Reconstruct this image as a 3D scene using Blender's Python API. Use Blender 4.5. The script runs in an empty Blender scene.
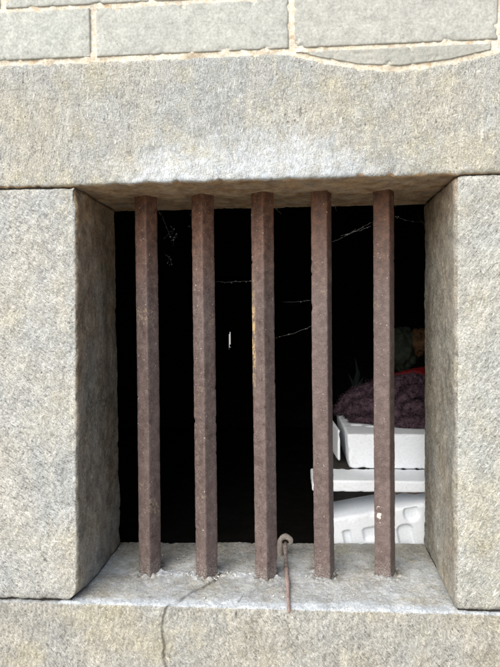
import bpy, bmesh, math, random
import numpy as np
from mathutils import Vector, Matrix, noise
random.seed(7)
R = math.radians
scene = bpy.context.scene
COL = scene.collection
Z0 = 1.05                                  # height of the sill above the pavement
# ------------------------------------------------------------------ camera
F = 560.0
CAM = Vector((0.312, -0.793, Z0 + 0.4155))
YAW, PITCH, ROLL = -0.0733, -0.0306, -0.0092
fwd = Vector((math.sin(YAW)*math.cos(PITCH), math.cos(YAW)*math.cos(PITCH), math.sin(PITCH)))
rt = Vector((math.cos(YAW), -math.sin(YAW), 0)); up = rt.cross(fwd)
rt, up = rt*math.cos(ROLL)+up*math.sin(ROLL), -rt*math.sin(ROLL)+up*math.cos(ROLL)
cam_d = bpy.data.cameras.new('camera'); cam = bpy.data.objects.new('camera', cam_d); COL.objects.link(cam)
cam_d.sensor_fit = 'HORIZONTAL'; cam_d.sensor_width = 36; cam_d.lens = F/500*36
cam_d.clip_start = 0.02; cam_d.clip_end = 2000
M4 = Matrix((rt, up, -fwd)).transposed().to_4x4(); M4.translation = CAM
cam.matrix_world = M4
scene.camera = cam
def at(u, v, y):
    """measured photo point -> world point at wall depth y"""
    d = fwd + rt*((u-250)/F) - up*((v-333.5)/F)
    return CAM + d*((y-CAM.y)/d.y)
# ------------------------------------------------------------------ object helpers
def tag(o, label=None, cat=None, group=None, kind=None):
    if label: o['label'] = label
    if cat: o['category'] = cat
    if group: o['group'] = group
    if kind: o['kind'] = kind
    return o
def empty(name, loc):
    o = bpy.data.objects.new(name, None); o.location = loc; o.empty_display_size = .05
    COL.objects.link(o); return o
def root_loc(p):
    l = Vector((0,0,0))
    while p is not None:
        l = l + p.location; p = p.parent
    return l
def mesh_obj(name, verts, faces, mat, parent=None, origin=None, attrs=None, smooth=True):
    """verts in world coordinates; origin = where the object's origin sits"""
    pl = root_loc(parent)
    og = Vector(origin) if origin is not None else (pl if parent else Vector((0,0,0)))
    me = bpy.data.meshes.new(name)
    a = np.array([tuple(v) for v in verts], dtype=float) - np.array(og)
    me.from_pydata(a.tolist(), [], faces)
    me.materials.append(mat)
    if attrs:
        for k, vals in attrs.items():
            at_ = me.attributes.new(k, 'FLOAT', 'POINT'); at_.data.foreach_set('value', [float(x) for x in vals])
    if smooth: me.polygons.foreach_set('use_smooth', [True]*len(me.polygons))
    me.update()
    o = bpy.data.objects.new(name, me); COL.objects.link(o)
    if parent: o.parent = parent
    o.location = og - pl
    return o
def fbm(p, o=4):
    return noise.fractal(p, 1.0, 2.1, o)
def sstep(a, b, x):
    t = min(1, max(0, (x-a)/(b-a))) if a != b else float(x > a)
    return t*t*(3-2*t)
def interp(pts, x):
    if x <= pts[0][0]: return pts[0][1]
    for (x0, y0), (x1, y1) in zip(pts, pts[1:]):
        if x <= x1: return y0+(y1-y0)*(x-x0)/(x1-x0)
    return pts[-1][1]
def spaced(n, dense=None):
    return [i/n for i in range(n+1)]
def block(corner, n, rad, amp=(.0016, .0005), seed=0, skip=(), post=None, attr=None, us=None):
    """rounded, weathered stone: corner(u,v,w)->point, grid n=(nx,ny,nz); returns verts, faces, attrs"""
    nx, ny, nz = n
    U = us[0] if us and us[0] else spaced(nx); V = us[1] if us and us[1] else spaced(ny); W = us[2] if us and us[2] else spaced(nz)
    nx, ny, nz = len(U)-1, len(V)-1, len(W)-1
    L = Vector(((corner(1,.5,.5)-corner(0,.5,.5)).length, (corner(.5,1,.5)-corner(.5,0,.5)).length, (corner(.5,.5,1)-corner(.5,.5,0)).length))
    idx = {}; verts = []; faces = []
    sv = Vector((seed*3.1, seed*7.7, seed*1.3))
    norm = []
    def vid(i, j, k):
        key = (i, j, k)
        if key in idx: return idx[key]
        q = Vector((U[i]*L.x, V[j]*L.y, W[k]*L.z))
        rr = rad if not callable(rad) else rad(U[i], V[j], W[k])
        c = Vector((min(max(q.x, rr), L.x-rr), min(max(q.y, rr), L.y-rr), min(max(q.z, rr), L.z-rr)))
        d = q-c
        if d.length > 1e-9: d.normalize(); q2 = c+d*rr
        else: d = Vector((0,0,1)); q2 = q
        p = corner(q2.x/L.x, q2.y/L.y, q2.z/L.z)
        h = amp[0]*fbm((p+sv)*22, 3) + amp[1]*fbm((p+sv)*160, 3)
        # edges chip more
        ed = min(sorted([min(q.x, L.x-q.x), min(q.y, L.y-q.y), min(q.z, L.z-q.z)])[1], .012)
        ch = max(0, fbm((p+sv)*70, 3)-.15)*.005*(1-ed/.012)
        p = p + d*(h-ch)
        if post: p = post(p, d)
        verts.append(p); norm.append(d); idx[key] = len(verts)-1
        return idx[key]
    def q4(a, b, c, d): faces.append((a, b, c, d))
    for i in range(nx):
        for k in range(nz):
            if 'front' not in skip: q4(vid(i,0,k), vid(i+1,0,k), vid(i+1,0,k+1), vid(i,0,k+1))
            if 'back' not in skip: q4(vid(i,ny,k), vid(i,ny,k+1), vid(i+1,ny,k+1), vid(i+1,ny,k))
    for i in range(nx):
        for j in range(ny):
            if 'bottom' not in skip: q4(vid(i,j,0), vid(i,j+1,0), vid(i+1,j+1,0), vid(i+1,j,0))
            if 'top' not in skip: q4(vid(i,j,nz), vid(i+1,j,nz), vid(i+1,j+1,nz), vid(i,j+1,nz))
    for j in range(ny):
        for k in range(nz):
            if 'left' not in skip: q4(vid(0,j,k), vid(0,j,k+1), vid(0,j+1,k+1), vid(0,j+1,k))
            if 'right' not in skip: q4(vid(nx,j,k), vid(nx,j+1,k), vid(nx,j+1,k+1), vid(nx,j,k+1))
    A = {}
    if attr:
        for nm, fn in attr.items(): A[nm] = [fn(p, d) for p, d in zip(verts, norm)]
    return verts, faces, A
def tri(c):
    """8 corners c[(i,j,k)] -> trilinear map"""
    def f(u, v, w):
        p = Vector((0,0,0))
        for (i, j, k), q in c.items():
            p += q*((u if i else 1-u)*(v if j else 1-v)*(w if k else 1-w))
        return p
    return f
def boxc(x0, x1, y0, y1, z0, z1):
    return tri({(i,j,k): Vector(((x0,x1)[i], (y0,y1)[j], (z0,z1)[k])) for i in (0,1) for j in (0,1) for k in (0,1)})
def graded(a, b, fa, fb, n_in, n_out):
    """parameter list, dense between fa and fb (0..1)"""
    r = []
    if fa > 0: r += [fa*i/n_out for i in range(n_out)]
    r += [fa+(fb-fa)*i/n_in for i in range(n_in+1)]
    if fb < 1: r += [fb+(1-fb)*i/n_out for i in range(1, n_out+1)]
    return r
def box_vf(V_, F_, x0, x1, y0, y1, z0, z1):
    b = len(V_)
    V_ += [Vector((x, y, z)) for z in (z0, z1) for y in (y0, y1) for x in (x0, x1)]
    F_ += [tuple(b+i for i in f) for f in ((0,2,3,1), (4,5,7,6), (0,1,5,4), (2,6,7,3), (0,4,6,2), (1,3,7,5))]
def tube_vf(V_, F_, pts, rads, sides=10, jitter=0., seed=0, cap=True):
    b = len(V_); n = len(pts); prev = None
    for i, p in enumerate(pts):
        t = (pts[min(i+1, n-1)]-pts[max(i-1, 0)]).normalized()
        if prev is None:
            a = t.orthogonal().normalized()
        else:
            a = (prev - t*prev.dot(t)).normalized()
        prev = a; c = t.cross(a)
        r = rads[i] if hasattr(rads, '__len__') else rads
        for s in range(sides):
            an = 2*math.pi*s/sides
            q = p+(a*math.cos(an)+c*math.sin(an))*r
            if jitter: q += (q-p).normalized()*jitter*fbm(q*60+Vector((seed,0,0)), 3)
            V_.append(q)
    for i in range(n-1):
        for s in range(sides):
            F_.append((b+i*sides+s, b+i*sides+(s+1)%sides, b+(i+1)*sides+(s+1)%sides, b+(i+1)*sides+s))
    if cap:
        F_.append(tuple(b+s for s in range(sides))[::-1]); F_.append(tuple(b+(n-1)*sides+s for s in range(sides)))
# ------------------------------------------------------------------ materials
class NT:
    def __init__(s, name):
        s.m = bpy.data.materials.new(name); s.m.use_nodes = True; s.t = s.m.node_tree; s.t.nodes.clear()
        s.out = s.t.nodes.new('ShaderNodeOutputMaterial'); s.b = s.t.nodes.new('ShaderNodeBsdfPrincipled')
        s.t.links.new(s.b.outputs[0], s.out.inputs[0])
        s.pos = s.t.nodes.new('ShaderNodeNewGeometry').outputs['Position']
    def new(s, ty, **k):
        n = s.t.nodes.new(ty)
        for a, b in k.items(): setattr(n, a, b)
        return n
    def put(s, sock, v):
        if hasattr(v, 'links') or hasattr(v, 'is_linked'): s.t.links.new(v, sock)
        elif isinstance(v, (tuple, list)) and len(v) == 3 and sock.type == 'RGBA': sock.default_value = (*v, 1)
        else: sock.default_value = v
    def map(s, scale=(1,1,1), rot=(0,0,0), loc=(0,0,0), vec=None):
        n = s.new('ShaderNodeMapping'); s.put(n.inputs['Vector'], vec or s.pos)
        n.inputs['Scale'].default_value = scale; n.inputs['Rotation'].default_value = rot; n.inputs['Location'].default_value = loc
        return n.outputs[0]
    def noise(s, scale, detail=4, rough=.6, vec=None, dist=0):
        n = s.new('ShaderNodeTexNoise'); s.put(n.inputs['Vector'], vec or s.pos)
        n.inputs['Scale'].default_value = scale; n.inputs['Detail'].default_value = detail
        n.inputs['Roughness'].default_value = rough; n.inputs['Distortion'].default_value = dist
        return n.outputs['Fac']
    def voro(s, scale, vec=None, feature='F1'):
        n = s.new('ShaderNodeTexVoronoi', feature=feature); s.put(n.inputs['Vector'], vec or s.pos)
        n.inputs['Scale'].default_value = scale; return n
    def ramp(s, x, lo, hi, a=0., b=1.):
        n = s.new('ShaderNodeMapRange'); s.put(n.inputs[0], x)
        for i, v in enumerate((lo, hi, a, b)): n.inputs[i+1].default_value = v
        return n.outputs[0]
    def math(s, op, a, b=0., c=None):
        n = s.new('ShaderNodeMath', operation=op); s.put(n.inputs[0], a); s.put(n.inputs[1], b)
        if c is not None: s.put(n.inputs[2], c)
        return n.outputs[0]
    def mix(s, fac, a, b, mode='MIX'):
        n = s.new('ShaderNodeMix', data_type='RGBA', blend_type=mode)
        s.put(n.inputs[0], fac); s.put(n.inputs[6], a); s.put(n.inputs[7], b); return n.outputs[2]
    def attr(s, nm):
        return s.new('ShaderNodeAttribute', attribute_name=nm).outputs['Fac']
    def grey(s, x):
        n = s.new('ShaderNodeCombineColor'); [s.put(n.inputs[i], x) for i in range(3)]; return n.outputs[0]
    def bump(s, h, strength=.5, dist=.001, prev=None):
        n = s.new('ShaderNodeBump'); n.inputs['Strength'].default_value = strength; n.inputs['Distance'].default_value = dist
        s.put(n.inputs['Height'], h)
        if prev is not None: s.put(n.inputs['Normal'], prev)
        return n.outputs[0]
    def done(s, col, rough=.9, nrm=None, spec=.3, metal=0.):
        s.put(s.b.inputs['Base Color'], col); s.put(s.b.inputs['Roughness'], rough)
        s.b.inputs['Specular IOR Level'].default_value = spec; s.b.inputs['Metallic'].default_value = metal
        if nrm is not None: s.put(s.b.inputs['Normal'], nrm)
        return s.m
def stone_mat(name, warm, cool, chis_rot=.5, contrast=1., tint=(.52,.47,.29), seed=0., lich=.5, bumps=1., sl=72):
    s = NT(name)
    off = s.map(loc=(seed, seed*.7, seed*.3))
    c = s.mix(s.ramp(s.noise(7, 5, .6, off), .38, .62), warm, cool)
    # yellowish lichen / iron staining patches
    c = s.mix(s.math('MULTIPLY', s.ramp(s.noise(11, 8, .72, off), .50, .70), lich), c, tint)
    # run marks falling down the face
    c = s.mix(s.math('MULTIPLY', s.ramp(s.noise(1, 6, .7, s.map((48,48,4.5), loc=(seed,0,0))), .54, .68), .6), c, (.68,.65,.55))
    med = s.noise(45, 7, .72, off)
    fine = s.noise(330, 5, .75, off)
    grit = s.noise(800, 3, .7, off)
    # tooling marks: short slanting scratches, two directions, light and dark
    wn = s.new('ShaderNodeTexNoise'); s.put(wn.inputs['Vector'], s.pos); wn.inputs['Scale'].default_value = 42; wn.inputs['Detail'].default_value = 2
    wv = s.new('ShaderNodeVectorMath', operation='MULTIPLY_ADD'); s.put(wv.inputs[0], wn.outputs['Color']); wv.inputs[1].default_value = (.006,.006,.006); s.put(wv.inputs[2], s.pos)
    wp = wv.outputs[0]
    w1 = s.map((560, 560, sl), vec=s.map((1,1,1), (0, chis_rot, 0), (seed,0,0), wp)); w2 = s.map((500, 500, 75), vec=s.map((1,1,1), (.3, chis_rot-1.1, 0), (3,seed,0), wp))
    w3 = s.map((340, 340, 38), vec=s.map((1,1,1), (0, chis_rot+.35, 0), (seed,8,0), wp))
    n1 = s.noise(1, 4, .65, w1, .4); n2 = s.noise(1, 4, .65, w2, .5); n3 = s.noise(1, 3, .6, w3, .3)
    zone = s.ramp(s.noise(11, 4, .6, off), .42, .58)
    k1 = s.ramp(n1, .56, .63); k2 = s.math('MULTIPLY', s.ramp(n2, .56, .63), s.ramp(zone, 0, 1, .35, 1.)); k3 = s.math('MULTIPLY', s.ramp(n3, .60, .66), zone)
    kd = s.math('MULTIPLY', s.ramp(n1, .41, .36), s.ramp(zone, 1, 0, .3, 1.))
    kk = s.math('MAXIMUM', s.math('MAXIMUM', k1, s.math('MULTIPLY', k2, .8)), s.math('MULTIPLY', k3, .8))
    v = s.math('ADD', s.ramp(med, .36, .64, .95-.18*contrast, .95+.16*contrast), s.ramp(fine, .38, .62, -.28*contrast, .22*contrast))
    v = s.math('ADD', v, s.math('MULTIPLY', kk, .52*contrast))
    v = s.math('SUBTRACT', v, s.math('MULTIPLY', kd, .36*contrast))
    v = s.math('ADD', v, s.ramp(grit, .38, .62, -.22*contrast, .22*contrast))
    pores = s.ramp(s.voro(120, s.map(loc=(seed,1,0))).outputs['Distance'], .10, .22, 0., 1.)
    pg = s.ramp(s.noise(25, 3, .6, off), .5, .62)
    pores = s.math('MAXIMUM', pores, s.math('SUBTRACT', 1., pg))
    v = s.math('MULTIPLY', v, s.ramp(pores, 0, 1, .55, 1.))
    v = s.math('MAXIMUM', v, .18)
    c = s.mix(1., c, s.grey(v), 'MULTIPLY')
    lime = s.ramp(s.math('ADD', s.attr('lime'), s.ramp(s.noise(42, 9, .78, off), .3, .7, -.45, .45)), .2, .95, 0, .85)  # bluish-white blend: the lintel's whitish patch and the sill's lime
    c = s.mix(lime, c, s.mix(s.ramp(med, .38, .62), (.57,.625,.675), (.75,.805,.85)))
    dirt_shade = s.math('MULTIPLY', s.attr('dirt_shade'), s.ramp(s.noise(190, 6, .75, off), .62, .46, .45, 1.))  # weight holds real dirt plus shade painted on reveals and brick edges
    c = s.mix(dirt_shade, c, s.mix(s.ramp(med, .4, .6), (.080,.064,.042), (.215,.182,.130)))
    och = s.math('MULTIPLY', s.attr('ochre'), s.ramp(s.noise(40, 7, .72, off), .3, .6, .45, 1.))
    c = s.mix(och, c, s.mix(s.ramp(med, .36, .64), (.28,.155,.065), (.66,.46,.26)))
    crev = s.attr('crack')
    c = s.mix(crev, c, (.012,.010,.009))
    h = s.math('ADD', s.math('MULTIPLY', fine, .55), s.math('SUBTRACT', s.math('MULTIPLY', kk, .5), s.math('MULTIPLY', kd, .4)))
    h = s.math('ADD', h, s.math('MULTIPLY', pores, .5))
    n = s.bump(med, .6*bumps, .004)
    n = s.bump(h, .9*bumps, .0020, n)
    return s.done(c, .92, n, .25)
m_lintel = stone_mat('lintel_stone', (.485,.47,.41), (.425,.44,.43), -.22, .9, lich=.6, sl=48)
m_jamb = stone_mat('jamb_stone', (.52,.51,.465), (.455,.47,.46), .95, 1.0, seed=3.3, lich=.4)
m_jamb2 = stone_mat('jamb_stone_right', (.52,.51,.455), (.455,.47,.45), -.75, 1.0, seed=5.1, lich=.45)
m_sill = stone_mat('sill_stone', (.46,.44,.38), (.42,.425,.405), .6, .95, seed=9.2, lich=.5)
def brick_mat():
    s = NT('brick_stone')
    c = s.mix(s.ramp(s.noise(9, 5), .4, .6), (.40,.42,.395), (.47,.485,.45))
    c = s.mix(s.math('MULTIPLY', s.ramp(s.noise(24, 6, .7), .52, .7), .5), c, (.30,.32,.31))
    fine = s.noise(260, 6, .75); med = s.noise(60, 6, .7)
    c = s.mix(s.ramp(s.attr('tone'), 0, 1, 0, .6), c, (.39,.385,.35))
    c = s.mix(s.math('MULTIPLY', s.ramp(s.noise(1, 5, .7, s.map((18,18,90))), .55, .7), .45), c, (.55,.555,.51))
    v = s.math('ADD', s.ramp(med, .36, .64, .84, 1.14), s.ramp(fine, .37, .63, -.2, .18))
    pit = s.ramp(s.voro(170, s.map(scale=(1,1,1.6))).outputs['Distance'], .06, .16)
    pit = s.math('MAXIMUM', pit, s.math('SUBTRACT', 1., s.ramp(s.noise(30, 4), .52, .6)))
    v = s.math('MULTIPLY', v, s.ramp(pit, 0, 1, .5, 1.))
    c = s.mix(1., c, s.grey(v), 'MULTIPLY')
    c = s.mix(s.math('MULTIPLY', s.attr('dirt_shade'), s.ramp(med, .35, .6, .4, 1.)), c, (.17,.13,.075))
    n = s.bump(med, .4, .002); n = s.bump(s.math('ADD', fine, pit), .5, .0008, n)
    return s.done(c, .88, n, .25)
m_brick = brick_mat()
def mortar_mat():
    s = NT('mortar_lime')
    med = s.noise(90, 7, .7); fine = s.noise(420, 4, .7)
    c = s.mix(s.ramp(med, .38, .62), (.58,.51,.39), (.80,.76,.66))
    c = s.mix(s.ramp(s.noise(30, 5, .7), .55, .72), c, (.42,.30,.17))
    c = s.mix(1., c, s.grey(s.ramp(fine, .3, .7, .75, 1.2)), 'MULTIPLY')
    c = s.mix(s.attr('dirt_shade'), c, (.16,.10,.05))
    n = s.bump(med, .7, .003); n = s.bump(fine, .5, .001, n)
    return s.done(c, .95, n, .1)
m_mortar = mortar_mat()
def iron_mat():
    s = NT('painted_iron')
    tc = s.new('ShaderNodeTexCoord').outputs['Object']
    oi = s.new('ShaderNodeObjectInfo').outputs['Random']
    cx = s.new('ShaderNodeCombineXYZ'); s.put(cx.inputs[0], s.math('MULTIPLY', oi, 37.)); s.put(cx.inputs[1], s.math('MULTIPLY', oi, 11.))
    va = s.new('ShaderNodeVectorMath', operation='ADD'); s.put(va.inputs[0], tc); s.put(va.inputs[1], cx.outputs[0])
    vec = va.outputs[0]
    a = s.noise(14, 6, .65, s.map((1,1,.35), vec=vec)); b = s.noise(90, 6, .7, vec); f = s.noise(480, 4, .75, vec)
    c = s.mix(s.ramp(a, .38, .62), (.092,.064,.057), (.136,.100,.092))
    c = s.mix(s.math('MULTIPLY', s.ramp(b, .46, .64), .45), c, (.23,.175,.16))
    c = s.mix(s.ramp(b, .40, .30), c, (.065,.034,.025))
    # rust near the ends
    z = s.new('ShaderNodeSeparateXYZ'); s.put(z.inputs[0], tc); z = z.outputs[2]
    zt = s.ramp(s.math('ADD', z, s.math('MULTIPLY', a, .12)), .50, .66, 0, .9)
    c = s.mix(zt, c, s.mix(s.ramp(b, .35, .6), (.055,.022,.012), (.17,.070,.032)))
    zb = s.ramp(s.math('SUBTRACT', z, s.math('MULTIPLY', b, .06)), .0, -.03, 0, .8)
    c = s.mix(zb, c, s.mix(s.ramp(f, .4, .6), (.08,.055,.045), (.30,.27,.25)))
    # dust, pale droppings and chipped primer
    sp = s.ramp(s.noise(260, 3, .6, vec), .685, .715)
    c = s.mix(s.math('MULTIPLY', sp, .8), c, (.60,.55,.48))
    pt = s.math('MULTIPLY', s.ramp(s.noise(22, 3, .5, vec), .64, .70), s.ramp(s.noise(220, 4, .7, vec), .50, .58))
    c = s.mix(s.math('MULTIPLY', pt, .38), c, (.42,.33,.22))
    yl = s.math('MULTIPLY', s.attr('chip'), s.ramp(s.noise(170, 5, .75, s.map((1,1,.5), vec=vec)), .47, .55))
    c = s.mix(yl, c, (.55,.40,.19))
    c = s.mix(s.ramp(s.math('ADD', s.attr('splash'), s.ramp(s.noise(150, 4, .6, vec), .3, .7, -.6, .6)), .62, .68), c, (.72,.64,.52))
    c = s.mix(1., c, s.grey(s.ramp(f, .37, .63, .76, 1.22)), 'MULTIPLY')
    n = s.bump(b, .6, .0018); n = s.bump(f, .7, .0009, n)
    return s.done(c, s.ramp(b, .3, .7, .5, .75), n, .45)
m_iron = iron_mat()
def simple(name, c1, c2, scale, rough=.8, bump=.3, dist=.001, spec=.3, metal=0):
    s = NT(name); n = s.noise(scale, 6, .7)
    return s.done(s.mix(s.ramp(n, .35, .65), c1, c2), rough, s.bump(n, bump, dist), spec, metal)
def foam_mat():
    s = NT('foam_white'); vz = s.voro(330)
    c = s.mix(s.ramp(s.noise(9, 5), .35, .7), (.90,.94,.98), (.85,.90,.95))
    c = s.mix(s.math('MULTIPLY', s.ramp(s.noise(40, 6, .7), .58, .75), .4), c, (.55,.55,.53))
    c = s.mix(1., c, s.grey(s.ramp(vz.outputs['Distance'], 0, .9, 1.02, .9)), 'MULTIPLY')
    return s.done(c, .6, s.bump(vz.outputs['Distance'], .15, .0004), .35)
m_foam = foam_mat()
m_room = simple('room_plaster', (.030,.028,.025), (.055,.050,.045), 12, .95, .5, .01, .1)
m_web = simple('cobweb_dust', (.15,.15,.145), (.38,.38,.36), 300, 1., 0)
m_rust = simple('rusty_iron', (.15,.12,.10), (.33,.28,.25), 260, .85, .6, .001)
m_rust2 = simple('red_rust', (.19,.12,.10), (.42,.33,.30), 240, .9, .6, .001)
m_collar = simple('lime_crusted_iron', (.20,.17,.15), (.42,.37,.33), 300, .9, .6, .001)
m_purple = simple('purple_chenille', (.018,.011,.016), (.135,.088,.112), 120, 1., .6, .002, .1)
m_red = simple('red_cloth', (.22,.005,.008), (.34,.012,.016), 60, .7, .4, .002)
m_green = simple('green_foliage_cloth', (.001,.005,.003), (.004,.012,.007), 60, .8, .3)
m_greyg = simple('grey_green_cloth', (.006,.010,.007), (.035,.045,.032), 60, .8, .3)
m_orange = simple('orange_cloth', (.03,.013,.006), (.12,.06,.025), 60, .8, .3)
m_pave = simple('paving', (.34,.32,.28), (.43,.40,.35), 30, .9, .4, .003)
m_crumb = simple('crumbs', (.45,.44,.41), (.75,.74,.70), 200, .95, .5)
m_twig = simple('brown_cord', (.10,.055,.03), (.20,.12,.07), 200, .9, .3)
# ------------------------------------------------------------------ key measurements
TL, TR = at(77,186,0), at(455,174,0); BL, BR = at(78,602,0), at(455,612,0)
D = .204
TLb, TRb = at(115,210,D), at(424,203,D); BLb, BRb = at(121,544,D), at(424,546,D)
XL, XR = -.46, 1.02                         # ends of the dressed stones
XW0, XW1, ZTOP = -2.2, 2.9, 3.1
wall = empty('stone_wall', (.27, .1, 0))
tag(wall, 'pale grey masonry wall with a deep square window opening framed by big dressed stones', 'wall')
G = .0015
def on_line(a, b, x):
    t = (x-a.x)/(b.x-a.x); return a+(b-a)*t
def frac(x0, x1, x): return (x-x0)/(x1-x0)
view_x0, view_x1 = at(0,300,0).x-.02, at(500,300,0).x+.02
# ---- lintel
ztl = at(0,64,0).z; ztr = at(290,53,0).z; ztop = (ztl+ztr)/2
dips = [(at(285,53,0).x, 0), (at(320,60,0).x, ztop-at(320,61,0).z), (at(360,67,0).x, ztop-at(360,68,0).z), (at(400,68.5,0).x, ztop-at(400,69.5,0).z),
        (at(450,62,0).x, ztop-at(450,63,0).z), (at(497,50,0).x, ztop-at(497,52,0).z), (at(520,48,0).x, 0)]
c = {}
for i, x in ((0, XL), (1, XR)):
    f = on_line(TL, TR, x); b = on_line(TLb, TRb, x)
    c[(i,0,0)] = f; c[(i,1,0)] = Vector((x, D+.02, b.z+(b.z-f.z)*.1))
    c[(i,0,1)] = Vector((x, 0, ztop)); c[(i,1,1)] = Vector((x, D+.02, ztop))
cl = tri(c)
def lintel_post(p, d):
    z0 = on_line(TL, TR, p.x).z
    t = sstep(z0+.02, ztop, p.z)
    p = p.copy(); p.z -= interp(dips, p.x)*t
    if p.y < .05: p.z += .0012*fbm(Vector((p.x*40, 1, 2)), 3)*(1-t)
    # shallow tooling furrows on the front
    if d.y < -.5:
        p.y += .0007*noise.noise(Vector(((p.x+p.z*.25)*260, p.z*35, 4)))
        p.y += .006*max(0, 1-((p.x-at(200,0,0).x)/.25)**2)*sstep(z0+.05, z0, p.z)*-.5
    return p
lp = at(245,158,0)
def l_pale(p, d):  # whitish patch low on the front face, tallest at mid-span
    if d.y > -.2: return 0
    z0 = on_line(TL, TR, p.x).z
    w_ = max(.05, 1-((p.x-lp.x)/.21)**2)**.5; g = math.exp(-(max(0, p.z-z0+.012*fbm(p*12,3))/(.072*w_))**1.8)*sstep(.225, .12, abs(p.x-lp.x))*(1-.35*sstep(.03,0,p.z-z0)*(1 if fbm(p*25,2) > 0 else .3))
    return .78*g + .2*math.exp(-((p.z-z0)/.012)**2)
TOPS = [(at(u, 198, .115).x, .105) for u in (146, 203, 262.5, 321, 383)]
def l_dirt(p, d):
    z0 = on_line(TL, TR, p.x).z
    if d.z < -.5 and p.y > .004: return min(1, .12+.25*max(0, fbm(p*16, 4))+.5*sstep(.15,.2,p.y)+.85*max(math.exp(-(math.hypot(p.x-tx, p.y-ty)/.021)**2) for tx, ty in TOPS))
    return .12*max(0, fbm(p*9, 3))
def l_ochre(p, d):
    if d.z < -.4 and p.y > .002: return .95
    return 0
v, f, a = block(cl, (10,60,80), .006, (.0010,.0005), 1, ('back',), lintel_post, {'lime': l_pale, 'dirt_shade': l_dirt, 'ochre': l_ochre},
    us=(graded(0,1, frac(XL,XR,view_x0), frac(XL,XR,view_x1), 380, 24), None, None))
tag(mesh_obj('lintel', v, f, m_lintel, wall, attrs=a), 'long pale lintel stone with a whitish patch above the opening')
# ---- jambs
def jamb(side):
    if side == 'l':
        xo = XL; ft, fb, bt, bb = TL, BL, TLb, BLb
        cc = {(0,0,1): Vector((xo,0,on_line(TL,TR,xo).z-G)), (1,0,1): ft-Vector((0,0,G)), (0,0,0): Vector((xo,0,on_line(BL,BR,xo).z+G)), (1,0,0): fb+Vector((0,0,G)),
              (0,1,1): Vector((xo,D,bt.z)), (1,1,1): bt-Vector((0,0,.001)), (0,1,0): Vector((xo,D,bb.z)), (1,1,0): bb+Vector((0,0,.001))}
        uu = graded(0,1, frac(xo, ft.x, view_x0), 1, 75, 14)
    else:
        xo = XR; ft, fb, bt, bb = TR, BR, TRb, BRb
        cc = {(1,0,1): Vector((xo,0,on_line(TL,TR,xo).z-G)), (0,0,1): ft-Vector((0,0,G)), (1,0,0): Vector((xo,0,on_line(BL,BR,xo).z+G)), (0,0,0): fb+Vector((0,0,G)),
              (1,1,1): Vector((xo,D,bt.z)), (0,1,1): bt-Vector((0,0,.001)), (1,1,0): Vector((xo,D,bb.z)), (0,1,0): bb+Vector((0,0,.001))}
        uu = graded(0,1, 0, frac(ft.x, xo, view_x1), 60, 14)
    m = tri(cc)
    sg = 1 if side == 'l' else -1
    def post(p, d):
        p = p.copy(); dx = sg*(p.x-fb.x); dz = p.z-fb.z
        if side == 'l' and dz < .03 and p.y < .08:      # worn lower corner
            rr = .028*(1-p.y/.08); ex = min(0, dx); cxz = (ex+rr, rr-dz)
            if rr > .002 and cxz[0] > 0 and cxz[1] > 0:
                L = math.hypot(*cxz)
                if L > rr: p.x = fb.x+(-rr+cxz[0]*rr/L); p.z = fb.z+rr-cxz[1]*rr/L
        if side == 'l' and d.y > .3 and False: pass
        # a hollow in the top corner beside the lintel
        tz = ft.z-p.z
        if side == 'l' and d.x > .3 and tz < .03 and p.y < .03: p.x -= .006*(1-tz/.03)
        if d.y < -.5: p.y += .0007*noise.noise(Vector(((p.x-p.z*.6)*230, p.z*60, 7)))
        if sg*d.x > .5: p.x += .0016*fbm(Vector((p.y*30, p.z*18, 3)), 3)
        return p
    def dirt_shade(p, d):  # brown reveal dirt, deepened to paint in the shade of the recess
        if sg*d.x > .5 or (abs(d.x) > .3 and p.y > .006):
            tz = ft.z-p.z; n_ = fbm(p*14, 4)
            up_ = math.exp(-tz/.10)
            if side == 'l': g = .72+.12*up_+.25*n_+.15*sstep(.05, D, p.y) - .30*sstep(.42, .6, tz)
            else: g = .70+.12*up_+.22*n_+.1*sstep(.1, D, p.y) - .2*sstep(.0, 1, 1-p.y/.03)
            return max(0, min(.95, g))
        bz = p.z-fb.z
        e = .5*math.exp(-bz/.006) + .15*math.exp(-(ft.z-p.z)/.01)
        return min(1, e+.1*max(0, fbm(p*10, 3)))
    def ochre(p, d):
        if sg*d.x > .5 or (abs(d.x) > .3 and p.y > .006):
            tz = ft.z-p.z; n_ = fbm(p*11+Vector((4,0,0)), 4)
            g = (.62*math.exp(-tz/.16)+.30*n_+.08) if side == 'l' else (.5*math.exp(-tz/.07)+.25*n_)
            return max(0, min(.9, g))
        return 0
    def crack(p, d):
        return .8*math.exp(-(p.z-fb.z)/.0018) if p.y < .02 else 0
    v, f, a = block(m, (10,70,260), .0055 if side == 'l' else .008, (.0011,.0006), 2 if side == 'l' else 6, ('back',), post, {'dirt_shade': dirt_shade, 'crack': crack, 'ochre': ochre}, us=(uu, None, None))
    o = mesh_obj('jamb_stone', v, f, m_jamb if side == 'l' else m_jamb2, wall, attrs=a)
    tag(o, 'left jamb stone with dark brown reveal and worn lower corner' if side == 'l' else 'right jamb stone with grey-green reveal')
jamb('l'); jamb('r')
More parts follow.
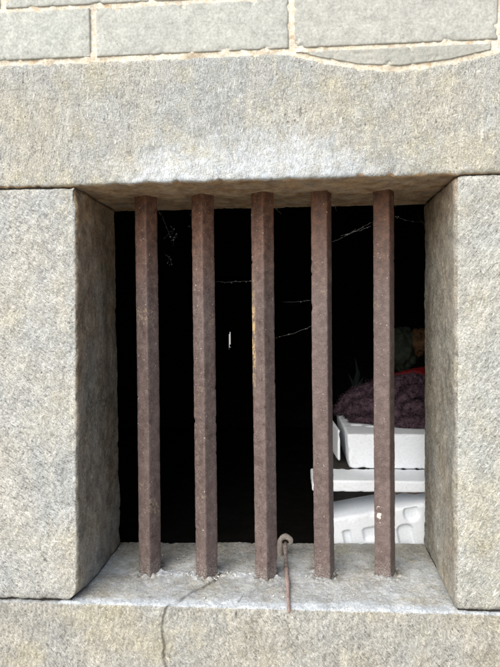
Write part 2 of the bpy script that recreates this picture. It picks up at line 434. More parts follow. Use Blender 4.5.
# ---- sill
zs_bot = Z0-.20
c = {}
for i, x in ((0, XL), (1, XR)):
    c[(i,0,1)] = on_line(BL, BR, x); b = on_line(BLb, BRb, x); c[(i,1,1)] = Vector((x, D+.012, b.z+(b.z-c[(i,0,1)].z)*.05))
    c[(i,0,0)] = Vector((x, 0, zs_bot)); c[(i,1,0)] = Vector((x, D+.012, zs_bot))
cs = tri(c)
def sill_pt(u, v_):      # photo point on the sill's top -> world, by intersecting the sloping top
    y = 0.
    for _ in range(30):
        p = at(u, v_, y); z = on_line(BL, BR, p.x).z*(1-y/D)+on_line(BLb, BRb, p.x).z*(y/D)
        y += (z-p.z)*-.6 if False else (p.z-z)*1.2
        y = min(max(y, -.01), D+.01)
    return at(u, v_, y)
crk = [sill_pt(222,573), sill_pt(214,581), sill_pt(205,586), sill_pt(192,592), sill_pt(180,600), sill_pt(171,603), at(168,606.5,0), at(166,610,0)]
crk += [at(164,617,0), at(162,630,0), at(165,645,0), at(164,655,0), at(168,680,0), at(160,720,0)]
crk2 = [sill_pt(243,596), sill_pt(237,604), at(236,613,0), at(237,620,0)]
def polyd(p, pts):
    best = 9
    for a_, b_ in zip(pts, pts[1:]):
        ab = b_-a_; t = max(0, min(1, (p-a_).dot(ab)/ab.length_squared)); best = min(best, (a_+ab*t-p).length)
    return best
BARS = [((146,197),(150,576),33,0), ((203,197),(206.5,578),41,0), ((262.5,196),(266,580),39.5,0), ((321,195),(324.5,579),20,0), ((383,192),(385.5,578),27,0)]
def crack_at(p):
    q = p + Vector((.0012*fbm(p*90, 3), 0, .0012*fbm(p*90+Vector((5,0,0)), 3)))
    d1 = polyd(q, crk) if abs(p.x-crk[4].x) < .12 else 9
    d2 = polyd(q, crk2) if abs(p.x-crk2[0].x) < .03 else 9
    return d1, d2
BASE = []
for top, bot, al, _ in BARS:
    BASE.append(sill_pt(bot[0], bot[1]-4))
def sill_post(p, d):
    p = p.copy()
    if p.z > Z0-.16 and p.y < .12:
        d1, d2 = crack_at(p)
        dep = max(0, 1-d1/.0024)*.004 + max(0, 1-d2/.002)*.002
        p -= d*dep
    if d.z > .5:
        for b in BASE:                                   # raised ring of lead and cement round each bar
            r = math.hypot(p.x-b.x, p.y-b.y)
            p.z += .0045*math.exp(-((r-.017)/.008)**2)*(.5+1.3*fbm(p*100, 3))
        if BASE[0].x < p.x < BASE[2].x+.01:
            p.z += .0025*math.exp(-((p.y-BASE[0].y+.004)/.007)**2)*max(0, .5+fbm(p*110, 3))
        p.z -= .0035*sstep(.02, 0, p.y)*max(0, .3+fbm(Vector((p.x*25, 0, 0)), 3))
    elif d.y < -.5:
        p.y += .0010*noise.noise(Vector((p.x*210, p.z*90, 7)))
    return p
def s_lime(p, d):
    l = 0
    if d.z > .4:
        l = .50+.25*fbm(p*14, 3) + .55*sstep(.03, .0, p.y)
        if BASE[0].x < p.x < BASE[2].x+.02:
            l += 1.3*math.exp(-((p.y-BASE[0].y+.004)/.008)**2)*max(0, .45+fbm(p*60, 3))
        l -= .3*sstep(.12, .2, p.y)
    l += .75*math.exp(-abs(p.z-on_line(BL,BR,p.x).z)/.0035)*(p.y < .012)*(BL.x-.1 < p.x < BR.x)
    return max(0, min(1, l))
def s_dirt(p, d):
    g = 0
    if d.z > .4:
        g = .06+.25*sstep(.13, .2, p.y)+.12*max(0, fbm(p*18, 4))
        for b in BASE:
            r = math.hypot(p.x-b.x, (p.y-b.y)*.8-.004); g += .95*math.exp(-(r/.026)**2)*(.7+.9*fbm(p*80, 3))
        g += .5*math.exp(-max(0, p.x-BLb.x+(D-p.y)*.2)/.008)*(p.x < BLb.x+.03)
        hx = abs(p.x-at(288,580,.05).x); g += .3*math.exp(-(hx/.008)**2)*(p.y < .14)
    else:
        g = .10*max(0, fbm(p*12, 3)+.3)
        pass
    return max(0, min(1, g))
def s_crack(p, d):
    if p.z < Z0-.16 or p.y > .12: return 0
    d1, d2 = crack_at(p)
    return min(1, 1.*math.exp(-(d1/(.0019 if d.z > .4 else .0013))**2) + .6*math.exp(-(d2/.0014)**2) + .22*math.exp(-(d1/.004)**2))
v, f, a = block(cs, (10,120,110), .004, (.0012,.0007), 11, ('back','bottom'), sill_post, {'lime': s_lime, 'dirt_shade': s_dirt, 'crack': s_crack},
    us=(graded(0,1, frac(XL,XR,view_x0), frac(XL,XR,view_x1), 680, 24), None, None))
tag(mesh_obj('sill', v, f, m_sill, wall, attrs=a), 'worn sill stone split by a dark crack')
# ---- coursed grey bricks and their mortar
BH, MH = .0685, .0055
bz0 = at(150,54.5,0).z                     # underside of the first course
zb = [bz0+ n*(BH+MH) for n in range(0, 60)]
bricks = []                                   # (x0,x1,z0,z1,fine)
bx = [at(-102,60,0).x, at(93,57,0).x, at(289.5,50,0).x, at(494,42,0).x]
pitch = (bx[3]-bx[0])/3
def row(z, x_start, fine, z1=None, skipx=None):
    x = x_start
    while x > XW0: x -= pitch
    k = 0
    while x < XW1:
        w = pitch
        x0, x1 = x+.004, x+w-.004
        if skipx and x1 > skipx[0] and x0 < skipx[1]:
            if x0 < skipx[0]-.03: bricks.append((max(x0,XW0), skipx[0]-.005, z, z1 or z+BH, False))
            if x1 > skipx[1]+.03: bricks.append((skipx[1]+.005, min(x1,XW1), z, z1 or z+BH, False))
        elif x1 > XW0+.02: bricks.append((max(x0,XW0), min(x1,XW1), z, z1 or z+BH, fine and x1 > view_x0 and x0 < view_x1))
        x += w
row(bz0, bx[1], True)
# second course: joint seen at (3,0..12) px
row(zb[1], at(3,8,0).x, True)
n = 2
while zb[n]+BH < ZTOP: row(zb[n], bx[1]+(n%2)*pitch*.47, False); n += 1
z = bz0-(BH+MH); n = 1
while z > 0.02:
    row(z, bx[1]+(n%2)*pitch*.5, False, skipx=(XL, XR) if z+BH > zs_bot-.004 else None); z -= BH+MH; n += 1
BV, BF, BD, BT = [], [], [], []
rd = random.Random(3)
for (x0, x1, z0, z1, fine) in bricks:
    if x1-x0 < .02: continue
    x0j, x1j = x0+rd.uniform(-.001,.001), x1+rd.uniform(-.001,.001)
    yj = rd.uniform(-.0012,.0010)
    n_ = (120, 8, 32) if fine else (8, 1, 3)
    vv, ff, _ = block(boxc(x0j, x1j, yj, .05, z0, z1), n_, .0013, (.0004,.0003) if fine else (.0004,.0), rd.uniform(0,50), ('back',))
    b = len(BV); BV += vv; BF += [tuple(b+i for i in t) for t in ff]; tn = rd.uniform(0,1); BT += [tn]*len(vv)
    BD += [min(1, .6*math.exp(-(p.z-z0)/.0020)+.35*math.exp(-(z1-p.z)/.002)+.3*math.exp(-min(p.x-x0, x1-p.x)/.002)) for p in vv]  # tan edge staining; the heavier bottom line also paints in shadow
# the thin sliver that fills the dip in the lintel
sx0, sx1 = at(296,50,0).x, at(491,44,0).x
def sliver(u, v_, w):
    x = sx0+(sx1-sx0)*u
    zt = bz0-.0052; zbm = min(zt-.0008, ztop-interp(dips, x)+.0055)
    return Vector((x, .0+.05*v_, zbm+(zt-zbm)*w))
# underside of the big brick above the sliver is its own course line
vv, ff, _ = block(sliver, (140, 8, 14), .0006, (.0004,.0002), 31, ('back',))
b = len(BV); BV += vv; BF += [tuple(b+i for i in t) for t in ff]; BD += [.3]*len(vv); BT += [.3]*len(vv)
bw = mesh_obj('brickwork', BV, BF, m_brick, wall, attrs={'dirt_shade': BD, 'tone': BT})
tag(bw, 'smooth grey green bricks in courses above the lintel')
# mortar: wavy pointed face, fine where the photo sees it
MV, MF, MD = [], [], []
mx0, mx1, mz0, mz1 = view_x0-.02, view_x1+.02, ztop-.035, zb[2]+.01
nx, nz = 520, 120
for k in range(nz+1):
    for i in range(nx+1):
        x = mx0+(mx1-mx0)*i/nx; zz = mz0+(mz1-mz0)*k/nz
        y = .0018+.0004*fbm(Vector((x*45, 2, zz*45)), 3)+.0004*fbm(Vector((x*220, 5, zz*220)), 2)
        MV.append(Vector((x, y, zz)))
        MD.append(max(0, fbm(Vector((x*30, 9, zz*50)), 3)-.1)*.7)
for k in range(nz):
    for i in range(nx):
        a0 = k*(nx+1)+i; MF.append((a0, a0+1, a0+nx+2, a0+nx+1))
def mbox(*a):
    n0 = len(MV); box_vf(MV, MF, *a); MD.extend([.1]*(len(MV)-n0))
ym = .004
for (x0, x1, z0, z1) in ((XW0, mx0, ztop-.035, zb[2]+.01), (mx1, XW1, ztop-.035, zb[2]+.01), (XW0, XW1, zb[2]+.01, ZTOP),
                         (XW0, XL-.002, zs_bot, ztop-.035), (XR+.002, XW1, zs_bot, ztop-.035), (XW0, XW1, 0, zs_bot-.002)):
    mbox(x0, x1, ym, D, z0, z1)
mbox(mx0, mx1, .02, D, ztop+.004, zb[2]+.01)
mt = mesh_obj('mortar', MV, MF, m_mortar, wall, attrs={'dirt_shade': MD})
tag(mt, 'cream lime mortar between the grey bricks')
# dark packing in the bed joints under and over the jamb stones
PV, PF = [], []
for s0, s1 in ((XL, BL.x-.012), (BR.x+.006, XR)):
    box_vf(PV, PF, s0, s1, .006, D-.01, Z0-.02, Z0+.03)
    box_vf(PV, PF, s0, s1, .006, D-.01, TL.z-.03, TL.z+.02)
mesh_obj('joint_packing', PV, PF, m_room, wall, smooth=False)
# ------------------------------------------------------------------ iron bars
BAR_S = .0262
def bar_mesh(idx):
    V_, F_, C_, S_ = [], [], [], []
    h0, h1, n_ = -.03, .70, 360
    s = BAR_S/2; bev = .0016
    prof = []
    ring = []
    for (sx, sy) in ((1,1), (-1,1), (-1,-1), (1,-1)):
        ring.append((sx, sy))
    pr = []
    for i in range(4):
        a_, b_ = ring[i], ring[(i+1) % 4]
        dx, dy = b_[0]-a_[0], b_[1]-a_[1]
        for t in (bev/(2*s)*.35, bev/(2*s), .2, .35, .5, .65, .8, 1-bev/(2*s), 1-bev/(2*s)*.35):
            x, y = (a_[0]+dx*t)*s, (a_[1]+dy*t)*s
            e = min(t, 1-t)*2*s
            if e < bev:
                k = (bev-e)*.35
                x -= math.copysign(k, x) if abs(x) > abs(s*.5) else 0
                y -= math.copysign(k, y) if abs(y) > abs(s*.5) else 0
            pr.append((x, y))
    m_ = len(pr)
    for k in range(n_+1):
        z = h0+(h1-h0)*k/n_
        for (x, y) in pr:
            p = Vector((x, y, z)); q = p+Vector((idx*3.7, 0, 0))
            d = Vector((x, y, 0)).normalized()
            p += d*(.0004*fbm(q*40, 3)+.00025*fbm(q*190, 3)-.0030*max(0, fbm(q*75, 3)-.42)*(1 if abs(abs(x)-abs(y)) < .003 else .3))
            if z > .58: p += d*(.0012*sstep(.58, .64, z)*max(0, fbm(q*110, 3)))
            p.x += .0008*math.sin(z*6+idx); V_.append(p)
            C_.append(0); S_.append(0)
    for k in range(n_):
        for i in range(m_):
            F_.append((k*m_+i, k*m_+(i+1)%m_, (k+1)*m_+(i+1)%m_, (k+1)*m_+i))
    F_.append(tuple(range(m_))[::-1]); F_.append(tuple(n_*m_+i for i in range(m_)))
    return V_, F_, C_, S_, pr
labels = ['square iron bar at the far left, nearest the brown left reveal',
          'second iron bar from the left, standing where the sill crack ends',
          'middle iron bar with yellow paint flaking on its edge, beside the hook',
          'fourth iron bar from the left, covering the left end of the white foam pieces',
          'far right iron bar with a cream splash, in front of the purple fabric']
proto = None
for n, (top, bot, al, _) in enumerate(BARS):
    b = BASE[n]
    V_, F_, C_, S_, pr = bar_mesh(n)
    # leans follow the photo: same depth at the top as at the foot
    t_ = at(top[0], top[1], b.y)
    if n == 2:
        for i, p in enumerate(V_):
            left_edge = p.x < -.006 and p.y < .004
            zz = p.z
            C_[i] = (1.0*math.exp(-((zz-.375)/.07)**2) if zz < .50 else 0)*(1 if left_edge and p.x+p.y*.2 < -.006 else .0)
    if n == 4:
        for i, p in enumerate(V_):
            if p.y < 0: S_[i] = .95*math.exp(-((p.z-.098)/.010)**2-((p.x+.004)/.006)**2)
    o = mesh_obj('iron_bar', V_, F_, m_iron, None, origin=(0,0,0), attrs={'chip': C_, 'splash': S_})
    o.location = b
    d = (t_-b).normalized()
    tilt = Vector((0,0,1)).rotation_difference(d)
    o.rotation_mode = 'QUATERNION'; o.rotation_quaternion = tilt @ Matrix.Rotation(-R(al), 4, 'Z').to_quaternion()
    tag(o, labels[n], 'bar', 'square iron bars across the window')
# ------------------------------------------------------------------ iron eye and stay rod on the sill
er = sill_pt(285, 556)
hook = empty('window_stay', (er.x, er.y, er.z)); tag(hook, 'small rusty stay rod hooked in an eye on the sill beside the middle bar', 'hook')
V_, F_ = [], []
pc = at(285.3, 543, er.y)
rr = .0088
pts = [Vector((pc.x-rr*.98, er.y+.003, er.z-.008)), Vector((pc.x-rr, er.y+.003, er.z+.004))]
for k in range(0, 19):
    an = math.pi-(math.pi*1.12)*k/18
    pts.append(Vector((pc.x+rr*math.cos(an), er.y+.002, pc.z+.001+rr*math.sin(an))))
tube_vf(V_, F_, pts, .0046, 14, .0022, 3)
mesh_obj('eye', V_, F_, m_collar, hook)
V_, F_ = [], []
q0, q1, q2, q3 = at(285.5,546,er.y+.0), sill_pt(286,566), sill_pt(288,590), sill_pt(289,612)
pts = [q0+Vector((-.001,.012,.001)), q0, (q0+q1)/2+Vector((0,0,.0015)), q1+Vector((0,0,.003)), (q1+q2)/2+Vector((0,0,.0026)), q2+Vector((0,0,.0026)), q3+Vector((0,.002,-.001))]
def smooth_path(pts, m=6):
    out = []
    for i in range(len(pts)-1):
        p0, p1, p2, p3 = pts[max(i-1,0)], pts[i], pts[i+1], pts[min(i+2,len(pts)-1)]
        for k in range(m):
            t = k/m
            out.append(.5*((2*p1)+(-p0+p2)*t+(2*p0-5*p1+4*p2-p3)*t*t+(-p0+3*p1-3*p2+p3)*t**3))
    out.append(pts[-1]); return out
sp = smooth_path(pts)
h = len(sp)*5//9
tube_vf(V_, F_, sp[:h+1], .0036, 12, .0012, 1); mesh_obj('rod', V_, F_, m_rust, hook)
V_, F_ = [], []
tube_vf(V_, F_, sp[h:], [.0036-.0010*k/len(sp[h:]) for k in range(len(sp[h:]))], 12, .0015, 2); mesh_obj('rod_end', V_, F_, m_rust2, hook)
# loose crumbs of mortar on the sill
V_, F_ = [], []
rd = random.Random(5)
for k in range(190):
    if k < 120: x = rd.uniform(BASE[0].x+.01, BASE[2].x); y = BASE[0].y-.004+rd.gauss(0,.004)
    elif k < 170:
        b = rd.choice(BASE); an = rd.uniform(0, 6.28); x = b.x+.022*math.cos(an)+rd.gauss(0,.003); y = b.y+.02*math.sin(an)+rd.gauss(0,.003)
    else: x = rd.uniform(BL.x+.04, BR.x-.04); y = rd.uniform(.01, .17)
    z = on_line(BL,BR,x).z*(1-y/D)+on_line(BLb,BRb,x).z*(y/D)
    r = rd.uniform(.0005,.0018)
    b0 = len(V_); bm = bmesh.new(); bmesh.ops.create_icosphere(bm, subdivisions=1, radius=r)
    for vv in bm.verts: V_.append(Vector((x, y, z+r*.4))+Vector((vv.co.x*rd.uniform(.7,1.4), vv.co.y*rd.uniform(.7,1.3), vv.co.z*.8)))
    F_ += [tuple(b0+w.index for w in ff.verts) for ff in bm.faces]; bm.free()
tag(mesh_obj('mortar_crumbs', V_, F_, m_crumb, None), 'crumbs of pale mortar scattered on the sill between the bars', 'rubble', None, 'stuff')
# ------------------------------------------------------------------ the dark room behind
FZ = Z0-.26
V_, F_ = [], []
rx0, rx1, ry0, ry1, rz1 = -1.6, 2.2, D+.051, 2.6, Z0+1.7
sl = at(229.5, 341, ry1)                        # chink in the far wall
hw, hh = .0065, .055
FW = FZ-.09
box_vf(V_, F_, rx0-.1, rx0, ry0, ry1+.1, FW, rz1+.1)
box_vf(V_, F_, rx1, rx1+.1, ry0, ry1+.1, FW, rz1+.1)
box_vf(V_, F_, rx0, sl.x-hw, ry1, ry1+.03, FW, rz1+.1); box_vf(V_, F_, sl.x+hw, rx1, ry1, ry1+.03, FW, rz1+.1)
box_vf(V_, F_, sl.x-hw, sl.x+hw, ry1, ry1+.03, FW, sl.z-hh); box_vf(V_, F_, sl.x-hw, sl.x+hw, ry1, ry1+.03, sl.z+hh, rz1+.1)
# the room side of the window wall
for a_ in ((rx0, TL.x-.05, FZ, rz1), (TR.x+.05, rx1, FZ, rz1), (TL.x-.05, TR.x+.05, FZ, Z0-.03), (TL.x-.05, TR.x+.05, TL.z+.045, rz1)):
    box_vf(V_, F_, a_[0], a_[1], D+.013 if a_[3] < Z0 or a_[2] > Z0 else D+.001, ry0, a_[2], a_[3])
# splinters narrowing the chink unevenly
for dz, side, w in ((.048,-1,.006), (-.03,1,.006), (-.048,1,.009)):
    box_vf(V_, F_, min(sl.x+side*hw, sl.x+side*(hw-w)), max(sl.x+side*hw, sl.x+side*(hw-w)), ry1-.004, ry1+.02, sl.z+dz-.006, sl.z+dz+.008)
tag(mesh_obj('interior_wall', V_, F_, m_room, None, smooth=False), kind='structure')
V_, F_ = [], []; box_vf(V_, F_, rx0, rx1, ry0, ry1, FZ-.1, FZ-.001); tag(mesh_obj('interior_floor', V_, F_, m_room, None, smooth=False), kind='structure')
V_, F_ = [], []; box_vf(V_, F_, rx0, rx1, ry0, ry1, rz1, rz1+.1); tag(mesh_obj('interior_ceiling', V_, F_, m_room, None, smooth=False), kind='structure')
# ------------------------------------------------------------------ white foam packaging
def rbox(u, v_): return None
def foam(name, x0, x1, y0, y1, z0, z1, n, rot=0., dent=None, top_dent=None, taper=0., rad=.004, label='', origin=None):
    base = Vector((x0, y0, z0))
    def cor(u, v_, w):
        x = x0+(x1-x0)*u+taper*(1-w)*(1-u); return Vector((x, y0+(y1-y0)*v_, z0+(z1-z0)*w))
    def post(p, d):
        p = p.copy()
        if dent and d.y < -.9: p.y += dent(p.x, p.z)
        if top_dent and d.z > .9: p.z -= top_dent(p.x, p.y)
        if rot:
            r = p-Vector((x1, y0, z1)); cr, sr = math.cos(rot), math.sin(rot)
            p = Vector((x1+r.x*cr-r.z*sr, p.y, z1+r.x*sr+r.z*cr))
        return p
    v, f, _ = block(cor, n, rad, (.00025,.0001), 3, (), post)
    return v, f
def rr_sdf(x, z, cx, cz, hx, hz, r):
    qx, qz = abs(x-cx)-hx+r, abs(z-cz)-hz+r
    return math.hypot(max(qx,0), max(qz,0))+min(max(qx,qz),0)-r
def pocket(d, depth, soft=.0025): return depth*.62*sstep(.0008, -.0038, d)
fy = D+.016
# lower tray, tilted up to the right
pTL, pTR = at(321,521.5,fy), at(422,504,fy)
rot = math.atan2(pTR.z-pTL.z, pTR.x-pTL.x)
x1 = pTL.x+.36; z1 = pTL.z+math.tan(rot)*.36
def unrot(p):
    r = p-Vector((x1, fy, z1)); cr, sr = math.cos(-rot), math.sin(-rot); return (x1+r.x*cr-r.z*sr, z1+r.x*sr+r.z*cr)
pk = []
for (u0,v0,u1,v1,rd_) in ((343.5,530,352.5,549,.004), (363,527,379,541,.006), (403.5,505,420,522,.0135), (398,524,415,550,.012)):
    cx_, cz_ = unrot(at((u0+u1)/2, (v0+v1)/2, fy)); k_ = 1.8e-3
    pk.append((cx_, cz_, (u1-u0)/2*k_, (v1-v0)/2*k_, rd_))
v, f = foam('t', pTL.x, x1, fy, fy+.11, FZ+.005, z1, (230, 16, 200), rot, lambda x, z: sum(pocket(rr_sdf(x, z, *q), .012) for q in pk), None, .012, .005)
zmin = min(p.z for p in v)
tag(mesh_obj('foam_tray', v, f, m_foam, None, origin=(pTL.x+.15, fy+.05, FZ)), 'white foam tray with rounded pockets in its face, lowest of the stack behind the bars', 'foam packaging', 'white foam packaging stacked inside the window')
# lid slab lying over it, with a skirt turned down at its left end
ly = .222
a0 = at(312,480,ly); a1 = at(312,491.5,ly)
sx1 = a0.x+.42
lid = empty('foam_slab', (a0.x+.2, ly+.1, a1.z)); tag(lid, 'thin white foam slab lying across the tilted tray, middle of the stack', 'foam packaging', 'white foam packaging stacked inside the window')
v, f = foam('l', a0.x, sx1, ly, ly+.082, a1.z, a0.z, (90, 50, 10), 0, None, None, 0, .0035); mesh_obj('plate', v, f, m_foam, lid)
v, f = foam('k', a0.x+.001, a0.x+.030, ly+.002, ly+.079, at(312,509,ly).z, a1.z+.006, (10, 40, 14), 0, None, None, .010, .006); mesh_obj('skirt', v, f, m_foam, lid)
# upper box with shallow pockets in its top
uy = .30
b0, b1 = at(347,434,uy), at(347,467.5,uy)
bx1 = b0.x+.30
topk = []
for (u, v_, hx, hy) in ((358,415,.010,.012), (356,425.5,.012,.007), (371,420,.013,.010), (372,427,.014,.006), (392,424,.02,.008)):
    q = None
    for s_ in range(60):
        y = uy+.005*s_
        if at(u, v_, y).z > b0.z*1-0 and False: pass
        if at(u, v_, y).z <= b0.z: q = at(u, v_, y); break
    if q: topk.append((q.x, q.y, hx, hy, .004))
v, f = foam('u', b0.x, bx1, uy, uy+.26, a0.z+.0005, b0.z, (110, 90, 24), 0, None, lambda x, y: sum(pocket(rr_sdf(x, y, *q), .010, .003) for q in topk), .004, .004)
tag(mesh_obj('foam_box', v, f, m_foam, None, origin=(b0.x+.15, uy+.13, a0.z)), 'white foam box with the purple fabric lying on it, topmost of the stack', 'foam packaging', 'white foam packaging stacked inside the window')
# grey off-cut leaning on its left side
g0 = at(334,413,uy+.16); V_, F_ = [], []
def offc(u, v_, w):
    return Vector((b0.x-.016-.004*u+.012*w*0 + (.010)*u - .012*(v_), uy+.03+.20*v_, a0.z+.008+(b0.z-a0.z-.006)*w))
v, f, _ = block(offc, (4, 40, 20), .0025, (.0008,.0003), 4)
tag(mesh_obj('foam_offcut', v, f, m_foam, None, origin=(b0.x-.02, uy+.12, a0.z)), 'narrow grey foam strip standing against the left side of the top box', 'foam packaging')
# brown cord caught under the lid
V_, F_ = [], []
tube_vf(V_, F_, smooth_path([at(396,494,ly+.02), at(404,492,ly+.01), at(414,493.5,ly+.01), at(426,491.5,ly+.02), at(440,492,ly+.03)]), .0012, 6)
tag(mesh_obj('cord', V_, F_, m_twig), 'thin brown cord caught between the foam slab and the tray', 'cord')
# ------------------------------------------------------------------ purple fluffy fabric
V_, F_ = [], []
zc = b0.z
def bl(u, v_, y): return at(u, v_, y)
folds = [
 ([bl(336,412,.50), bl(346,402,.49), bl(362,393,.49), bl(380,388,.50), bl(400,384,.52), bl(430,384,.54)], [.006,.013,.017,.018,.02,.02]),
 ([bl(345,415,.46), bl(358,408,.45), bl(374,406,.44), bl(390,407,.44), bl(398,414,.43)], [.006,.016,.020,.019,.012]),
 ([bl(384,418,.42), bl(388,400,.42), bl(396,386,.43), bl(408,380,.44), bl(424,384,.45), bl(440,396,.46)], [.014,.015,.014,.014,.016,.02]),
 ([bl(394,425,.40), bl(400,408,.40), bl(408,395,.41), bl(420,392,.42), bl(436,402,.43)], [.012,.013,.013,.014,.016]),
 ([bl(396,424,.375), bl(408,424,.37), bl(422,424,.37), bl(445,424,.38)], [.010,.015,.018,.02]),
 ([bl(402,412,.385), bl(412,408,.38), bl(426,410,.38), bl(445,412,.39)], [.010,.013,.016,.02]),
 ([bl(350,420,.42), bl(366,421,.41), bl(384,425,.39)], [.004,.008,.008]),
]
for k, (pts, rads) in enumerate(folds):
    sp = smooth_path(pts, 10); rs = [interp([(i, r) for i, r in enumerate(rads)], j/10) for j in range(len(sp))]
    tube_vf(V_, F_, sp, rs, 22, .0035, k*4)
    # close the ends roundly
nb = len(V_)
rd = random.Random(11)
base = list(V_)
for k in range(26000):
    p = base[rd.randrange(nb)]; p = p+Vector((rd.gauss(0,.003), rd.gauss(0,.003), rd.gauss(0,.003)))
    d = Vector((rd.gauss(0,1), rd.gauss(-.5,1), rd.gauss(.2,1))).normalized()
    s_ = d.orthogonal().normalized()*rd.uniform(.0004,.0008)
    q = p+d*rd.uniform(.003,.008); i0 = len(V_)
    V_ += [p-s_, p+s_, q]; F_.append((i0, i0+1, i0+2))
for p in V_:
    if p.z < zc+.001 and p.y > uy: p.z = zc+.001
tag(mesh_obj('fabric', V_, F_, m_purple, None, origin=(b0.x+.12, .45, zc), smooth=False), 'rolled fluffy dark purple fabric lying on top of the foam box', 'fabric')
# dim things behind it
def lump(c_, rx, ry, rz, seed, amp=.25, sub=5):
    bm = bmesh.new(); bmesh.ops.create_icosphere(bm, subdivisions=sub, radius=1)
    V_, F_ = [], []
    for vv in bm.verts:
        d = vv.co.normalized(); r = 1+amp*fbm(d*1.6+Vector((seed,0,0)), 4)+.08*abs(noise.noise(d*5+Vector((seed,3,0))))
        V_.append(Vector((c_.x+d.x*rx*r, c_.y+d.y*ry*r, c_.z+d.z*rz*r)))
    F_ = [tuple(w.index for w in ff.verts) for ff in bm.faces]; bm.free(); return V_, F_
def restz(V_, z):
    for p in V_:
        if p.z < z: p.z = z
cr = at(418,379,.62); v, f = lump(cr, .06, .04, .026, 3); tag(mesh_obj('red_bag', v, f, m_red), 'crumpled red cloth tucked behind the purple fabric', 'cloth')
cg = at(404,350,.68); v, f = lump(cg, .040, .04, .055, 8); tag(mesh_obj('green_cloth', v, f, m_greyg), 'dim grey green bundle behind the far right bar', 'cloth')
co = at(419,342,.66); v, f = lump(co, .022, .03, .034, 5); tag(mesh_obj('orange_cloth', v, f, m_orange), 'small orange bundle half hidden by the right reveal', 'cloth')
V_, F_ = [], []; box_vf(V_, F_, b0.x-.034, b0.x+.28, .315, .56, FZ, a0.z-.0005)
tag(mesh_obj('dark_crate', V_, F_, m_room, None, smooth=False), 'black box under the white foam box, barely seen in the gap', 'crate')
# crate carrying them
k0 = at(392,392,.60)
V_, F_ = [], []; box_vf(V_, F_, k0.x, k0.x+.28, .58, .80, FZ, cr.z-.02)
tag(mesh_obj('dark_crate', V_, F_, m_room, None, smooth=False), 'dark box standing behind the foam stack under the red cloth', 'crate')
# leaf spray: dim green stems left of the right bar
V_, F_ = [], []
gb = at(354,392,.60)
for k in range(7):
    tip = gb+Vector((rd.gauss(.004,.010), rd.gauss(0,.01), rd.uniform(.03,.085)))
    mid = (gb+tip)/2+Vector((rd.gauss(0,.006),0,0)); w = Vector((.003+rd.uniform(0,.003),0,.001))
    i0 = len(V_); V_ += [gb, mid-w, tip, mid+w]; F_.append((i0,i0+1,i0+2,i0+3))
tag(mesh_obj('green_leaves', V_, F_, m_green), 'dim green pointed leaves standing up behind the purple fabric', 'leaves')
# ------------------------------------------------------------------ cobwebs
rd = random.Random(21)
def web(name, strands, label, blobs=True, r=.00008):
    V_, F_ = [], []
    for (a_, b_, sag) in strands:
        pts = [a_.lerp(b_, t/14)+Vector((0,0,-sag*math.sin(math.pi*t/14)))+Vector((rd.gauss(0,.0004), 0, rd.gauss(0,.0005))) for t in range(15)]
        tube_vf(V_, F_, pts, [r*rd.uniform(.4,1.5) for _ in pts], 5)
        if blobs:
            for _ in range(int((b_-a_).length*160)+1):
                if rd.random() < .6:
                    c_ = rd.choice(pts[1:-1]); q = c_+Vector((rd.gauss(0,.0012), rd.gauss(0,.001), rd.gauss(0,.0012)))
                    rr_ = rd.uniform(.0002,.0007); tube_vf(V_, F_, [q-Vector((rr_,0,rr_*.3)), q, q+Vector((rr_,0,rr_*.4))], [rr_*.4, rr_*.8, rr_*.3], 5)
    return tag(mesh_obj(name, V_, F_, m_web), label, 'cobweb')
by = BASE[0].y
web('cobweb', [(at(332,242,by), at(356,229,by+.01), .002), (at(340,236,by), at(372,222,by), .003), (at(346,234,by), at(371,226,by), .001), (at(394,216,by), at(424,222,D), .003), (at(418,214,D-.02), at(426,228,D-.03), .001)],
    'dusty cobweb strands between the two right bars near the lintel')
web('cobweb', [(at(214,282,by+.02), at(254,281,by+.02), .001)], 'fine straight cobweb thread between the second and the middle bar', r=.00006)
web('cobweb', [(at(274,338,by+.02), at(312,326,by), .002)], 'slanting cobweb thread, lower of the two between the middle and fourth bars', r=.00006)
web('cobweb', [(at(282,302,by+.04), at(311,300,by+.04), .001)], 'level cobweb thread, upper of the two between the middle and fourth bars', r=.00005)
strs = []
for _ in range(9):
    u, v_ = rd.gauss(173,6), rd.uniform(222,262); strs.append((at(u,v_,by+.03), at(u+rd.gauss(0,5), v_+rd.uniform(3,10), by+.03), .001))
strs += [(at(158,205,by+.02), at(172,240,by+.03), .001), (at(190,216,by), at(203,214,by), .001), (at(188,226,by), at(194,228,by), .0)]
web('cobweb', strs, 'patchy dusty web hanging in the gap between the two left bars', r=.00005)
names = ['leftmost', 'second', 'middle', 'fourth', 'rightmost']
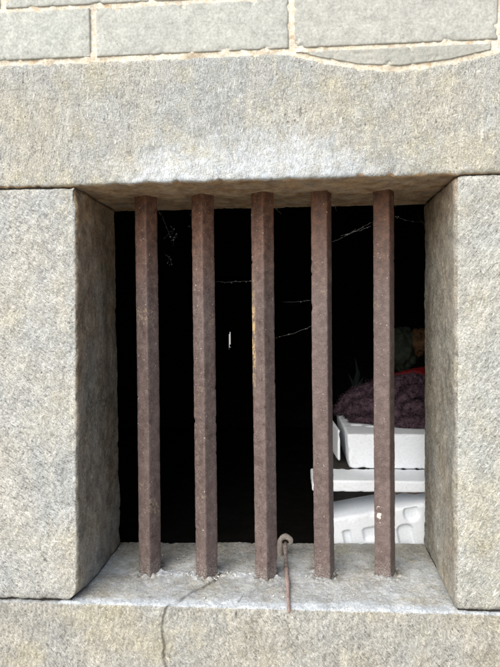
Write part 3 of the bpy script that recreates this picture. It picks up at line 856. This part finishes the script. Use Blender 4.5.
for n, (top, bot, al, _) in enumerate(BARS):
    strs = []
    for k in range(9):
        u = top[0]+rd.uniform(-13,13); v_ = top[1]+rd.uniform(0,8)
        strs.append((at(u, v_, by-.018), at(u+rd.gauss(0,6), v_+rd.uniform(3,16), by-.019), .0005))
    web('cobweb', strs, 'wispy cobweb clinging to the top of the %s iron bar' % names[n], blobs=False, r=.00005)
strs = []
for k in range(10):
    u = rd.uniform(72,86); strs.append((at(u-4, rd.uniform(186,200), .006), at(u+rd.uniform(4,18), rd.uniform(196,240), rd.uniform(.05,.1)), .002))
web('cobweb', strs, 'thin cobweb in the upper left corner of the opening', blobs=False, r=.00005)
# ------------------------------------------------------------------ ground
V_ = [Vector((-300,-300,0)), Vector((300,-300,0)), Vector((300,300,0)), Vector((-300,300,0))]
tag(mesh_obj('pavement', V_, [(0,1,2,3)], m_pave, None, smooth=False), kind='structure')
# ------------------------------------------------------------------ light: bright overcast, from the upper left
w = bpy.data.worlds.new('World'); scene.world = w; w.use_nodes = True
nt = w.node_tree; nt.nodes.clear()
o_ = nt.nodes.new('ShaderNodeOutputWorld'); bg = nt.nodes.new('ShaderNodeBackground'); sk = nt.nodes.new('ShaderNodeTexSky')
sk.sky_type = 'NISHITA'; sk.sun_disc = False
EL, AZ = 40, 214          # sun stands in front of the wall, to the left (azimuth clockwise from +Y)
sk.sun_elevation = R(EL); sk.sun_rotation = R(AZ); sk.air_density = 1.0; sk.dust_density = 3.0; sk.ozone_density = 1.0
bg.inputs[1].default_value = .15
nt.links.new(sk.outputs[0], bg.inputs[0]); nt.links.new(bg.outputs[0], o_.inputs[0])
sd = bpy.data.lights.new('sun', 'SUN'); sd.energy = 4.5; sd.angle = R(75); sd.color = (1, .985, .955)
so = bpy.data.objects.new('sun', sd); COL.objects.link(so)
dirv = Vector((math.sin(R(AZ))*math.cos(R(EL)), math.cos(R(AZ))*math.cos(R(EL)), math.sin(R(EL))))
so.rotation_euler = dirv.to_track_quat('Z', 'Y').to_euler(); so.location = (0, -3, 4)
scene.view_settings.view_transform = 'Standard'; scene.view_settings.look = 'None'
scene.view_settings.exposure = 0; scene.view_settings.gamma = 1
scene.render.engine = 'CYCLES'
scene.render.resolution_x = 768; scene.render.resolution_y = 1024
